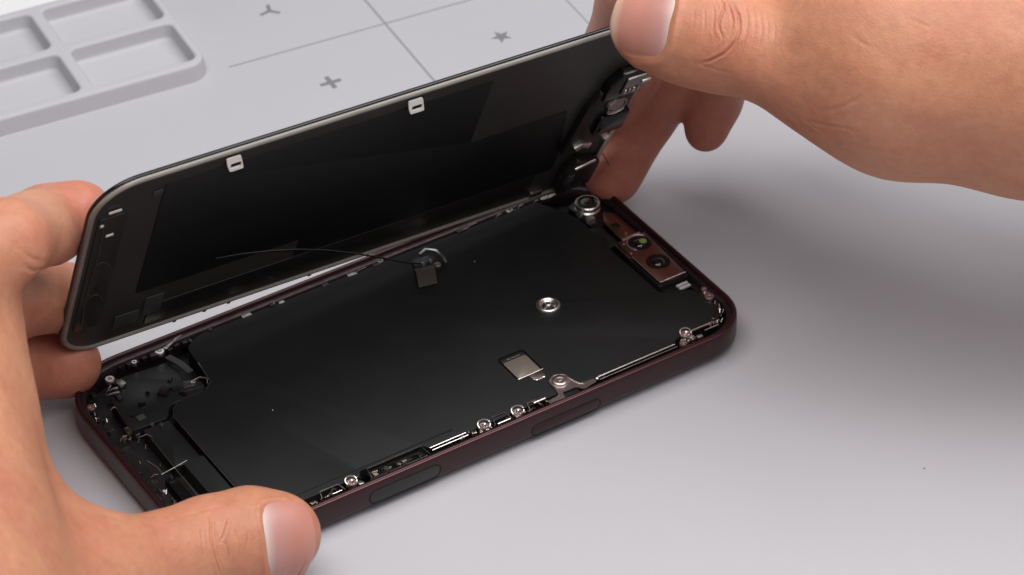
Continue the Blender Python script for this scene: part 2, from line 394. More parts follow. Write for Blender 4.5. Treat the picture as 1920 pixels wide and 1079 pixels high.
# front rail hardware, left to right
knob(41.7, 4.4, 1.35); knob(85.6, 4.2, 1.5); knob(133.8, 6.2, 1.4)
clip(33.4, 3.4, 39.6, 5.3); rail(34.2, 38.6, 3.1, 7.2, .13)
screw(41.6, 4.1, 7.0, 1.25, mt=M_PINK); cluster(44.2, 3.4, 3, 1.0)
mb = MB(); mb.prism(roundpoly([(46.2, 3.1), (61.2, 3.1), (61.2, 5.9), (46.2, 5.9)], .4, 3), 6.0, 6.7, .15); mb.build('flex_connector', M_GLOSS, ph)
for k in range(5):
    x = 47.2 + 2.9 * k; mb = MB(); mb.box(x, 3.4 + .3 * (k % 2), 6.7, x + random.uniform(1.0, 2.2), 4.6, 7.0 + .1 * (k % 3), .08, r=.1); mb.build('chip', random.choice((M_DSTEEL, M_PLAS, M_FLEX)), ph)
cluster(53, 4.3, 6, 5.5, (M_DSTEEL, M_DSTEEL, M_GOLD), 6.9)
clip(46.0, 3.0, 61.6, 6.15, 7.0, M_DSTEEL, .11)
screw(76.3, 4.0, 7.1, 1.2, mt=M_PINK); cluster(75.4, 3.3, 7, 2.2, (M_STEEL, M_PINK)); knob(76.6, 4.3, 1.5)
clip(78.7, 3.2, 83.6, 5.6, 7.0, M_DSTEEL, .14); rail(79.4, 82.8, 2.9, 7.3, .2)
screw(85.4, 3.9, 7.0, 1.35, mt=M_PINK); cluster(86.0, 3.3, 5, 1.5, (M_STEEL, M_PINK))
clip(88.0, 3.1, 91.8, 5.2, 7.1, M_PINK, .17); rail(90.2, 93.4, 4.6, 7.2, .3, M_PINK); cluster(93.6, 3.5, 2, .6)
cluster(31.5, 3.6, 3, .8, (M_STEEL, M_GOLD))
# right front corner
screw(133.6, 6.0, 7.0, 1.3, mt=M_PINK); screw(131.2, 3.4, 7.0, 1.0, mt=M_PINK); cluster(134.5, 4.2, 6, 2.6, (M_STEEL, M_PINK))
cluster(142.4, 6.6, 3, .6, (M_DSTEEL,)); screw(146.6, 14.5, 7.0, 1.25, mt=M_PINK); screw(147.0, 17.2, 7.2, .8, mt=M_PINK); cluster(146.8, 15.8, 4, .7, (M_PINK, M_DSTEEL))
mb = MB(); mb.prism(roundpoly([(143.6, 6.6), (146.6, 10.2), (147.3, 21.5), (145.7, 22), (145.4, 11), (142.8, 7.4)], .5, 3), 5.6, 6.6, .15); mb.build('corner_gasket', M_INNER, ph)

# camera column -------------------------------------------------------
col = MB(); col.prism(roundpoly([(139.4, 52.6), (147.0, 52.6), (147.4, 62.6), (145, 66.0), (139.0, 64.0)], 1.2, 4), 2.6, 6.2, .2); col.build('camera_housing', M_INNER, ph)
mb = MB(); mb.lathe(142.6, 60.4, [(3.0, 4), (3.3, 6.3), (3.3, 6.8), (2.95, 7.1), (3.15, 7.5), (3.15, 8.2), (2.9, 8.4), (2.6, 8.35), (2.45, 8.1), (.1, 8.0)], 44)
co = mb.build('camera', M_STEEL, ph, angle=45)
mb = MB(); mb.lathe(142.6, 60.4, [(2.62, 8.37), (2.6, 8.47), (1.8, 8.45), (1.5, 8.2), (.9, 8.15), (.05, 8.25)], 40); mb.build('camera_bezel', M_GLOSS, co, angle=50)
mb = MB(); mb.lathe(142.6, 60.4, [(1.15, 8.17), (.9, 8.35), (.5, 8.47), (.05, 8.51)], 24); mb.build('lens', M_LENS, co, angle=60)
mb = MB(); mb.box(139.2, 55.4, 6.2, 141.6, 56.7, 7.2, .2, ang=-.15); mb.build('contact_block', M_STEEL, ph)
mb = MB(); mb.box(138.2, 57.8, 6.0, 139.6, 59.4, 7.1, .2); mb.build('contact_block', M_DSTEEL, ph)
# copper bracket
mb = MB(); mb.prism(roundpoly([(141.9, 43.9), (147.0, 43.9), (147.0, 54.4), (144.9, 56.8), (142.4, 53.2)], .6, 4), 6.4, 6.9, .15); mb.build('copper_bracket', M_COPPER, ph)
screw(144.4, 46.2, 6.9, .5, mt=M_GOLD, tall=.25); cluster(144.6, 50, 3, 1.0, (M_COPPER, M_PLAS), 6.9)
mb = MB(); mb.box(138.2, 44.6, 3, 141.7, 53.6, 6.1, .3, r=.5); mb.build('flex_connector', M_PLAS, ph)
# twin sensor module
mod = MB(); mod.prism(roundpoly([(139.2, 24.4), (146.6, 24.4), (147.4, 42.9), (139.3, 42.9)], .35, 3), 7.2, 8.3, .12)
mo = mod.build('sensor_module', M_COPPER, ph, angle=40)
mb = MB(); mb.prism([(138.6, 36.4), (139.3, 36.4), (139.3, 42.9), (138.6, 42.9)], 7.2, 7.9, .1); mb.build('module_flange', M_COPPER, mo)
mb = MB(); mb.prism([(138.9, 24.0), (147.2, 24.0), (147.2, 42.9), (138.9, 42.9)], 2.6, 7.19, .1); mb.build('module_base', M_PLAS, mo)
for cx, cy, r in ((143.9, 39.7, 2.85), (143.4, 31.2, 2.95)):
    mb = MB(); mb.lathe(cx, cy, [(r, 8.2), (r, 8.36), (r - .15, 8.42), (r - .5, 8.4), (r - .9, 8.33), (.05, 8.32)], 36); lo = mb.build('lens_well', M_GLOSS, mo, angle=50)
    mb = MB(); mb.lathe(cx, cy, [(r * .55, 8.33), (r * .5, 8.5), (r * .3, 8.62), (.05, 8.66)], 28); mb.build('lens', M_LENS, lo, angle=60)
mb = MB(); mb.lathe(144.8, 39.6, [(.95, 8.56), (.9, 8.72), (.05, 8.76)], 20); mb.build('lens_coating', M_GREEN, mo)
mb = MB(); mb.tube([(143.9 + 3.1 * math.cos(a), 39.7 + 3.1 * math.sin(a), 8.45) for a in np.linspace(.6, 3.9, 14)], .16); mb.build('lens_clip', M_STEEL, mo)
mb = MB(); mb.box(141.0, 42.7, 8.1, 146.3, 43.4, 8.5, .1); mb.build('module_edge', M_STEEL, mo)
for q in ((140.5, 41.5), (139.8, 37.4)):
    mb = MB(); mb.lathe(*q, [(.32, 8.3), (.25, 8.45), (.02, 8.45)], 10); mb.build('module_dot', M_STEEL, mo)
mb = MB(); mb.tube([(139.2, 24.3, 8.25), (146.6, 24.3, 8.25)], .17); mb.build('module_edge', M_STEEL, mo)
mb = MB(); mb.tube([(139.15, 24.3, 8.25), (139.25, 36.2, 8.25)], .10); mb.build('module_edge', M_STEEL, mo)
mb = MB(); mb.prism(roundpoly([(139.2, 21.2), (148, 20.6), (148, 24.0), (139.2, 24.0)], .6, 3), 3, 6.3, .2); mb.build('connector_base', M_GLOSS, ph)
for k in range(2):
    mb = MB(); mb.box(142.9, 22.2 - 1.15 * k, 6.3, 146.0, 23.0 - 1.15 * k, 6.7, .08); mb.build('connector_pad', M_PAD, ph)
# inner ledge beside the cameras
mb = MB(); mb.prism(roundpoly([(147.7, 22), (148.4, 22), (148.4, 56), (146.5, 63.5), (145.9, 63), (147.7, 56)], .3, 3), 5, 7.2, .1); mb.build('gasket', M_INNER, ph)

# back rail hardware (mostly under the raised display)
for x in (41, 50, 57.5, 60, 72, 79, 86, 110, 124.5, 126.5, 134.5, 136.8):
    mb = MB(); mb.box(x, 68.6, 6, x + random.uniform(.8, 2.6), 69.9, 7.1 + random.random() * .4, .2, ang=random.uniform(-.2, .2)); mb.build('contact_block', random.choice((M_DSTEEL, M_PLAS, M_DSTEEL, M_INNER)), ph)
for x in (58.5, 125.8, 136.0, 88.5): screw(x, 69.6, 6.8, .8, mt=M_DSTEEL)
mb = MB(); mb.prism(roundpoly([(39.5, 69.6), (70, 69.6), (70, 71.0), (39.5, 71.0)], .3, 3), 5.5, 7.0, .2); mb.build('side_flex', M_FLEX, ph)

# lower end: speaker, haptic motor, port --------------------------------
spk = MB(); spk.prism(roundpoly([(9.5, 48.2), (19, 47.9), (21, 51.5), (31.3, 51.8), (31.6, 56), (28.2, 57.2), (28.8, 65.6), (16, 66.8), (10.5, 60)], 1.4, 4), 2.6, 5.7, .3)
spk.build('loudspeaker', M_PLAS, ph)
mb = MB(); mb.box(13.9, 6.5, 2.6, 19.0, 31.4, 6.5, .25, r=.5); mb.build('haptic_motor', mat('satin_black_cover', (.013, .014, .014), .45, var=.1), ph)
mb = MB(); mb.box(12.0, 31.8, 2.6, 18.8, 47.2, 5.6, .25, r=.5); mb.build('motor_housing', M_PLAS, ph)
mb = MB(); mb.box(8.4, 6, 2.6, 11.0, 30.0, 5.4, .3, r=.4); mb.build('charging_port', M_GLOSS, ph)
mb = MB(); mb.box(3.6, 6, 2.6, 7.0, 44, 5.9, .3, r=.4); mb.build('end_flex', M_FLEX, ph)
mb = MB(); mb.tube([(11.6, 31.0, 6.4), (11.5, 24, 6.5), (11.4, 12, 6.5), (11.4, 7, 6.4)], .15); mb.build('port_edge', M_DSTEEL, ph)
mb = MB(); mb.tube([(12.0, 41, 6.1), (11.6, 31.0, 6.4)], .12); mb.build('port_edge', M_DSTEEL, ph)
mb = MB(); mb.tube([(8.0, 30.6, 6.4), (11.6, 30.9, 6.6), (15.0, 31.5, 6.6)], .10); mb.build('cross_wire', M_DSTEEL, ph)
mb = MB(); mb.tube([(6.3, 22.4, 6.3), (6.2, 14, 6.4), (6.4, 7, 6.2)], .16); mb.build('port_edge', M_DSTEEL, ph)
mb = MB(); mb.tube([(7.6, 36.5, 6.2), (8.4, 33.2, 6.3), (8.3, 30.9, 6.3)], .3); mb.build('spring_clip', M_DSTEEL, ph)
mb = MB(); mb.lathe(6.0, 25.6, [(.55, 5.8), (.5, 6.3), (.25, 6.6), (.02, 6.65)], 12); mb.build('contact_pin', M_STEEL, ph)
mb = MB(); mb.box(8.2, 47.2, 5.7, 9.4, 49.2, 6.6, .12); mb.build('contact_block', M_GOLD, ph)
for q, m_ in (((6.6, 46.4), M_STEEL), ((7.3, 45.0), M_STEEL), ((9.4, 45.3), M_DSTEEL)):
    mb = MB(); mb.box(q[0], q[1], 5.6, q[0] + 1.1, q[1] + .45, 6.7, .1, ang=random.uniform(-1, 1)); mb.build('contact_block', m_, ph)
clip(9.0, 43.6, 12.6, 44.6, 6.2, M_STEEL, .1)
mb = MB(); mb.box(12.6, 50.2, 5.8, 14.6, 51.8, 6.2, .1); mb.build('grey_pad', M_PAD if False else M_GREYTAPE, ph)
for q in ((14.6, 47.6), (16.4, 46.4)):
    mb = MB(); mb.lathe(*q, [(.6, 5.7), (.55, 6.0), (.05, 6.1)], 12); mb.build('contact_pin', M_DSTEEL, ph)
for x, y, r, m_ in ((13.6, 66.3, 1.2, M_PINK), (5.4, 59.6, 1.0, M_PINK), (28.0, 69.0, 1.25, M_STEEL), (5.0, 55.2, .5, M_DSTEEL), (21.2, 68.7, .7, M_STEEL)):
    screw(x, y, 6.4, r, mt=m_)
# small V shaped earth spring
for pts in ([(10.2, 61.8), (12.8, 64.2)], [(10.4, 61.6), (13.3, 61.0)], [(11.6, 62.8), (13.8, 62.6)]):
    mb = MB(); mb.ribbon([(*pts[0], 6.5), ((pts[0][0] + pts[1][0]) / 2, (pts[0][1] + pts[1][1]) / 2, 6.7), (*pts[1], 6.6)], (.25, .45, 0), .15); mb.build('earth_spring', M_DSTEEL, ph)
mb = MB(); mb.prism(roundpoly([(14.4, 62.6), (16.4, 63.2), (16.0, 65.4), (14.3, 64.8)], .4, 3), 6.0, 6.5, .1); mb.build('earth_tab', M_DSTEEL, ph)
mb = MB(); mb.ribbon([(29.4, 69.0, 6.9), (31.5, 69.8, 7.4), (34.6, 71.0, 7.6)], (.5, -.9, 0), .2); mb.build('earth_spring', M_DSTEEL, ph)
mb = MB(); mb.ribbon([(28.8, 66.6, 6.4), (30.0, 62.5, 6.6), (30.6, 58.6, 6.4)], (1.6, .3, 0), .15); mb.build('speaker_flex', M_GREYTAPE, ph)
mb = MB(); mb.tube([(29.0, 55.6, 6.3), (31.2, 55.4, 6.8), (32.4, 54.3, 6.8), (31.8, 52.6, 6.4)], .17); mb.build('spring_clip', M_STEEL, ph)
mb = MB(); mb.prism(roundpoly([(26.6, 54.6), (29.3, 54.0), (30.4, 55.6), (27.6, 56.8)], .4, 3), 5.8, 6.3, .1); mb.build('contact_block', M_DSTEEL, ph)
for k in range(14):
    t = k / 13; a = math.pi * (1 + .5 * (1 - t)) ; x = 3.8 + random.uniform(0, 1.6); y = 50 + 14 * t
    if y > 60: x += (y - 60) * .9
    mb = MB(); mb.box(x, y, 5.2, x + random.uniform(.5, 1.4), y + random.uniform(.4, 1.2), 6.2 + random.random() * .6, .15, ang=random.uniform(-.6, .6)); mb.build('contact_block', random.choice((M_INNER, M_PLAS, M_INNER, M_FLEX)), ph)
for k in range(10):
    x = 17 + k * 2.1 + random.uniform(-.4, .4); mb = MB(); mb.box(x, 68.0 + random.random(), 5.4, x + random.uniform(.6, 1.8), 69.8, 6.4 + random.random() * .5, .15, ang=random.uniform(-.3, .3)); mb.build('contact_block', random.choice((M_INNER, M_INNER, M_PLAS)), ph)

for k in range(26):                          # fine hardware round the lower end
    x, y = random.uniform(3.2, 9.5), random.uniform(8, 60)
    l = random.uniform(.5, 1.8); a = random.choice((0.05, 1.5, 1.6, .8)) + random.uniform(-.15, .15)
    mb = MB(); mb.tube([(x, y, 6.2), (x + l / 2 * math.cos(a), y + l / 2 * math.sin(a), 6.75), (x + l * math.cos(a), y + l * math.sin(a), 6.4)], random.uniform(.08, .2), 6)
    mb.build('contact_spring', random.choice((M_DSTEEL, M_DSTEEL, M_INNER, M_PINK)), ph)
for k in range(16):
    x, y = random.choice((random.uniform(38, 92), random.uniform(104, 136))), random.uniform(68.9, 70.2)
    l = random.uniform(.8, 3.2)
    mb = MB(); mb.tube([(x, y, 6.8), (x + l * .3, y, 7.3), (x + l, y + .1, 7.3), (x + l + .3, y, 6.8)], random.uniform(.08, .16), 6)
    mb.build('contact_spring', random.choice((M_DSTEEL, M_DSTEEL, M_INNER)), ph)
for k in range(22):
    a = random.random(); x, y = 140.5 + 6.0 * math.sin(a * 1.5) + random.uniform(-.6, .6), 5.2 + 8 * (1 - math.cos(a * 1.5)) + random.uniform(-.6, .6)
    l = random.uniform(.4, 1.5); q = random.uniform(0, 1.6)
    mb = MB(); mb.tube([(x, y, 6.8), (x + l / 2 * math.cos(q), y + l / 2 * math.sin(q), 7.4), (x + l * math.cos(q), y + l * math.sin(q), 6.9)], random.uniform(.08, .2), 6)
    mb.build('contact_spring', random.choice((M_PINK, M_DSTEEL, M_INNER, M_DSTEEL)), ph)
for k in range(30):                          # solder points and contact slivers along the near rail
    x = random.uniform(31, 94); y = random.uniform(2.9, 4.6); l = random.uniform(.4, 1.6)
    mb = MB(); mb.tube([(x, y, 7.0), (x + l * .5, y + random.uniform(-.3, .3), random.uniform(7.3, 7.8)), (x + l, y, 7.1)], random.uniform(.07, .2), 6)
    mb.build('contact_spring', random.choice((M_STEEL, M_PINK, M_DSTEEL, M_DSTEEL)), ph)
for k in range(10):                          # modules crowding the lower end
    x, y = random.uniform(10, 28), random.uniform(49, 65)
    mb = MB(); mb.box(x, y, 5.4, x + random.uniform(.8, 3.2), y + random.uniform(.6, 2.4), 6.0 + random.random() * .5, .15, ang=random.choice((0, .1, .7))); mb.build('speaker_module', random.choice((M_PLAS, M_FLEX, M_GLOSS, M_INNER)), ph)
for pts in ([(19.5, 7.5), (19.45, 30), (19.5, 46.2), (20.8, 48.4), (23, 50.5)], [(30.2, 50.5), (32.5, 52.4), (33.4, 60)]):
    mb = MB(); mb.tube([(x, y, 6.95) for x, y in pts], .13, 6); mb.build('plate_highlight', M_DSTEEL, ph)  # thin tubes added as the highlight on the plate's border
for q in ((39.4, 35.6), (107.5, 57.0)):
    mb = MB(); mb.lathe(*q, [(.16, 7.0), (.12, 7.12), (.02, 7.15)], 8); mb.build('dust_grain', M_PAD, ph)
# dark end-wall ribs near the lower end (machined notches)
for y in (14, 20, 26, 33, 40):
    mb = MB(); mb.box(2.6, y, 5.6, 4.4, y + 2.2, 7.1, .2); mb.build('wall_rib', M_INNER, ph)

# display connector with its screw cap and flex
mb = MB(); mb.prism(roundpoly([(93.6, 60.4), (98.8, 58.6), (101.2, 60.4), (101.2, 64.2), (98.4, 66.4), (94.4, 65.4)], 1.0, 4), 6.8, 7.5, .2)
dc = mb.build('display_connector', M_FLEX, ph)
mb = MB(); mb.ribbon([(97.4, 66.0, 7.9), (99.4, 66.4, 8.4), (101.2, 64.6, 8.3), (101.6, 61.8, 7.9), (101.4, 60.2, 7.4)], [(0, -.7, .2), (.1, -.7, .1), (-.6, -.4, 0), (-.6, 0, 0), (-.6, .1, 0)], .25); mb.build('connector_cover', M_STEEL, dc, angle=60)
screw(99.0, 60.4, 7.3, .95, par=dc)
for q in ((95.9, 62.0), (97.9, 61.9)):
    mb = MB(); mb.box(q[0], q[1], 7.5, q[0] + .7, q[1] + .8, 8.0, .12); mb.build('connector_clip', M_STEEL, dc)
mb = MB(); mb.ribbon([(95.6, 61.0, 7.6), (95.0, 59.3, 8.0), (94.0, 57.2, 7.9), (92.9, 54.8, 7.3)], (4.6, -1.0, 0), .25); mb.build('flex_tail', mat('brown_flex', (.055, .045, .04), .35, var=.15), dc)

# ------------------------------------------------------------------ the lifted display
dp = empty('display_panel', 'lifted glass display panel seen from its black inner side, held up over the phone', 'phone display')
DC = np.array([[1.26, 67.9, 17.06], [146.67, 67.26, 9.59], [2.63, 38.46, 82.12], [151.4, 36.39, 75.42]])
DW, DH = 147.5, 72.0
DN = np.cross(DC[1] - DC[0], DC[2] - DC[0]); DN /= np.linalg.norm(DN)
_d = DC[3] - CP; DC[3] = CP + _d * (((DC[0] - CP) @ DN) / (_d @ DN))        # keep the panel flat      # points out of the inner face
def DT(x, y, n):
    s_, t = x / DW, y / DH
    return DC[0] * (1 - s_) * (1 - t) + DC[1] * s_ * (1 - t) + DC[2] * (1 - s_) * t + DC[3] * s_ * t + DN * n
def dloop(off, n, k=14): return [(x, y, n) for x, y in rrect(off, off, DW - off, DH - off, max(11.5 - off, 1), k, 2.1)]
g = MB(DT); g.loops([dloop(1.2, -1.15), dloop(.5, -1.05), dloop(.12, -.8), dloop(0, -.5), dloop(.0, -.2), dloop(.15, 0), dloop(.6, .02)]); g.build('cover_glass', M_GLASSK, dp, angle=60)
bz = MB(DT); bz.loops([dloop(a, n) for a, n in [(.35, .02), (.38, .45), (.6, .8), (1.0, .9), (1.35, .8), (1.6, .3), (1.65, .03)]], cap0=False, cap1=False); bz.build('bezel_frame', M_BEIGE, dp, angle=60)
bk = MB(DT); bk.loops([dloop(1.6, .03), dloop(1.6, .30), dloop(1.9, .42), dloop(3.0, .45)]); bk.build('display_backing', M_BACK, dp, angle=40)
def dpoly(P, n0, n1, name, m_, ch=.05, par=None):
    mb = MB(DT); mb.prism(P, n0, n1, ch); return mb.build(name, m_, par or dp)
dpoly(roundpoly([(17.4, 20.2), (60, 20.2), (60, 12.8), (132.4, 12.8), (132.4, 18), (127.6, 40.2), (100.6, 40.2), (99.2, 66.2), (17.4, 66.2)], .8, 4), .46, .62, 'graphite_sheet', M_BACK2)
dpoly(rrect(22, 3.6, 128, 12.2, .5, 3), .46, .56, 'lower_flex', M_FLEX)
dpoly(rrect(2.6, 12, 9.4, 60, .8, 4), .46, .8, 'end_strip', mat('end_strip_film', (.020, .018, .016), .3, var=.2, bump=.05, bscale=200))
for P in (rrect(13.4, 6.8, 19.6, 12.3, .3, 3), rrect(20.6, 8.6, 25.4, 16.6, .3, 3)): dpoly(P, .58, .74, 'tape_patch', M_GREYTAPE)
dpoly(rrect(14.8, 62.4, 17.2, 65.0, .2, 2), .62, .72, 'tape_patch', M_GREYTAPE)
for P in (rrect(4.6, 61.6, 7.6, 62.4, .1, 2), rrect(5.2, 52.0, 7.0, 52.7, .1, 2), rrect(3.2, 57.0, 4.0, 57.8, .1, 2)): dpoly(P, .8, 1.0, 'contact_strip', M_WHITETAB)
for cx, cy in ((6.0, 35), (6.2, 21)):
    mb = MB(DT); mb.tube([(cx - 2.6 + 5.2 * t, cy + 6 * math.sin(math.pi * (.15 + .75 * t)), .85) for t in np.linspace(0, 1, 12)], .12, 6); mb.build('adhesive_bead', M_GREYTAPE, dp)
mb = MB(DT); mb.tube([(4.0, 60, .9), (4.4, 45, .95), (3.9, 30, .95), (4.5, 14, .9)], .16, 6); mb.build('adhesive_bead', M_GREYTAPE, dp)
for x0, x1 in ((31.0, 34.9), (75.8, 79.9)):
    mb = MB(DT)
    a = roundpoly([(x0, 69.6), (x0 + .5, 67.2), (x0 + 1.2, 65.4), (x1 + .6, 65.4), (x1 - .4, 69.6)], .35, 3)
    xh = (x0 + x1) / 2 + .55; b = rrect(xh - 1.3, 66.3, xh + 1.3, 67.8, .3, 4)
    # plate with a slot: outer and inner loops resampled to the same count
    def resamp(P, n=40, cen=None):
        c = np.array(cen); ang = np.linspace(-math.pi, math.pi, n, endpoint=False) + .001; out = []
        P = np.array(P)
        for t in ang:
            d = np.array([math.cos(t), math.sin(t)]); best = None
            for i in range(len(P)):
                p, q = P[i - 1] - c, P[i] - c; e = q - p; det = d[0] * -e[1] + d[1] * e[0]
                if abs(det) < 1e-9: continue
                l = (p[0] * -e[1] + p[1] * e[0]) / det; s_ = (d[0] * p[1] - d[1] * p[0]) / det
                if l > 0 and -1e-6 <= s_ <= 1 + 1e-6: best = max(best or 0, l)
            out.append(tuple(c + d * best))
        return out
    c = (xh, 67.1); A, B = resamp(a, 48, c), resamp(b, 48, c)
    mb.loops([[(x, y, .75 + (69.6 - y) * .2 + t) for x, y in Pq] for Pq, t in ((A, 0), (A, .4), (B, .4), (B, 0))], closed=True)
    mb.build('latch_tab', M_WHITETAB, dp, angle=35)
for x in (38.5, 45, 30.5, 67):
    dpoly(rrect(x, -.5, x + .9, .6, .15, 2), .1, .6, 'hinge_clip', M_PLAS)
dpoly(roundpoly([(145.5, 8), (147.1, 8), (147.1, 50), (145.9, 50), (145.5, 36), (145.8, 24)], .5, 3), .85, 1.0, 'adhesive_rim', mat('pale_adhesive', (.50, .44, .38), .3, var=.25, vscale=200, bump=.05, bscale=300))
DT2 = lambda x, y, n: DT(x - 1.5, y, n)
def dpoly(P, n0, n1, name, m_, ch=.05, par=None):
    mb = MB(DT2); mb.prism(P, n0, n1, ch); return mb.build(name, m_, par or dp)
# sensor and earpiece assembly at the far end
def dbox(x0, y0, x1, y1, n0, n1, name, m_, r=.5, ch=.2, par=None): return dpoly(rrect(x0, y0, x1, y1, r, 4), n0, n1, name, m_, ch, par)
dpoly(roundpoly([(136.5, 43), (147.4, 43.4), (147.0, 53), (139.2, 53.2), (136.4, 49)], .6, 3), .4, 3.0, 'sensor_housing', M_GLOSS, .3)
dbox(140.5, 45.0, 146.6, 51.4, 3.0, 3.5, 'sensor_cover', M_DSTEEL, .4, .15)
for k in range(4): dbox(141.0 + 1.2 * k, 45.6, 141.6 + 1.2 * k, 47.2, 3.5, 3.8, 'sensor_pin', M_GOLD if k % 2 else M_STEEL, .1, .05)
dbox(145.0, 48.3, 147.6, 49.5, 3.5, 3.9, 'sensor_pin', M_STEEL, .2, .1)
dbox(145.2, 52.0, 147.0, 55.0, .5, 2.2, 'sensor_clip', M_STEEL, .3, .2)
dpoly(roundpoly([(132.6, 21), (137.0, 20), (147.2, 33), (147.0, 43), (136.0, 46), (133.8, 40)], 1.4, 4), .4, 2.2, 'sensor_bracket', M_PLAS, .4)
mb = MB(DT2); mb.lathe(142.0, 39.6, [(2.9, 1.8), (2.9, 2.9), (2.6, 3.2), (2.2, 3.1), (2.1, 2.7), (.1, 2.6)], 32); fo = mb.build('front_camera', M_DSTEEL, dp, angle=50)
mb = MB(DT2); mb.lathe(142.0, 39.6, [(2.1, 2.7), (1.9, 2.95), (.1, 3.0)], 28); mb.build('camera_glass', M_ROSE, fo)
mb = MB(DT2); mb.tube([(142.0 + 3.0 * math.cos(a), 39.6 + 3.0 * math.sin(a), 3.1) for a in np.linspace(-2.4, -.6, 10)], .25); mb.build('camera_trim', M_STEEL, fo)
dbox(138.6, 28.0, 147.2, 36.0, 2.2, 3.4, 'projector_block', M_GLOSS, 1.0, .4)
mb = MB(DT2); mb.lathe(144.6, 24.4, [(.85, .6), (.85, 2.6), (.6, 2.9), (.05, 2.95)], 16); mb.build('sensor_dot', M_WHITETAB, dp)
dpoly(roundpoly([(135.4, 24.0), (136.8, 22.0), (138.4, 22.8), (140.4, 21.8), (140.8, 23.8), (138.2, 24.8)], .3, 3), 2.2, 2.7, 'ground_clip', M_STEEL, .1)
dpoly(roundpoly([(137.0, 3.2), (146.6, 3.6), (146.8, 13.6), (139.0, 17.2), (136.6, 12)], 1.0, 4), .4, 3.2, 'earpiece_speaker', M_PLAS, .5)
dpoly(roundpoly([(138.6, 14.4), (139.6, 13.4), (144.6, 15.2), (144.2, 16.0)], .2, 2), 3.1, 3.5, 'earpiece_clip', M_STEEL, .1)
dbox(138.0, 8.6, 139.8, 11.4, 3.2, 3.5, 'earpiece_pad', M_GREYTAPE, .3, .1)
dbox(130.5, 2.6, 134.0, 4.4, .5, 1.3, 'contact_strip', M_DSTEEL, .2, .15)
# display flex: thin ribbon from the inner face down to the connector
def off_display(u, v, dist):
    d = CR @ np.array([(u - 960) / FPX, -(v - 539.5) / FPX, -1.0]); t = (dist - (CP - DC[0]) @ DN) / (d @ DN); return CP + d * t
pts = [off_display(405, 486, 1.0), off_display(450, 478, 2.0), off_display(505, 472, 3.5), off_display(560, 469, 5), off_display(610, 470, 6.5), off_display(655, 475, 8)]
E0, E1p = pts[-1], np.array([95.5, 62.4, 8.1]); Tn = (pts[-1] - pts[-2]) * 2.2
for t in np.linspace(0, 1, 10)[1:]:
    h00 = 2 * t ** 3 - 3 * t * t + 1; pts.append(h00 * E0 + (t ** 3 - 2 * t * t + t) * Tn * 2 + (1 - h00) * E1p + (t ** 3 - t * t) * np.array([10., 6, -6]))
wd = [np.array([.35, .6, -.95])] * len(pts)
mb = MB(); mb.ribbon(pts, wd, .10); fx = mb.build('display_flex', M_GLOSS, dp, angle=60)
mb = MB(); mb.tube([p - w_ * .5 for p, w_ in zip(pts, wd)], .08, 6); mb.build('flex_edge', M_GREYTAPE, fx)
# stray thin antenna wire at the far lower corner
Wp = [DT(146.6, 14, 1.5), DT(149.0, 10, 3), np.array([152.0, 64, 14]), at(1160, 350, 8.4), at(1163, 372, 7.8)]
mb = MB(); mb.tube(Wp, .12, 6); mb.build('antenna_wire', M_PLAS, dp)

exec_hands = True

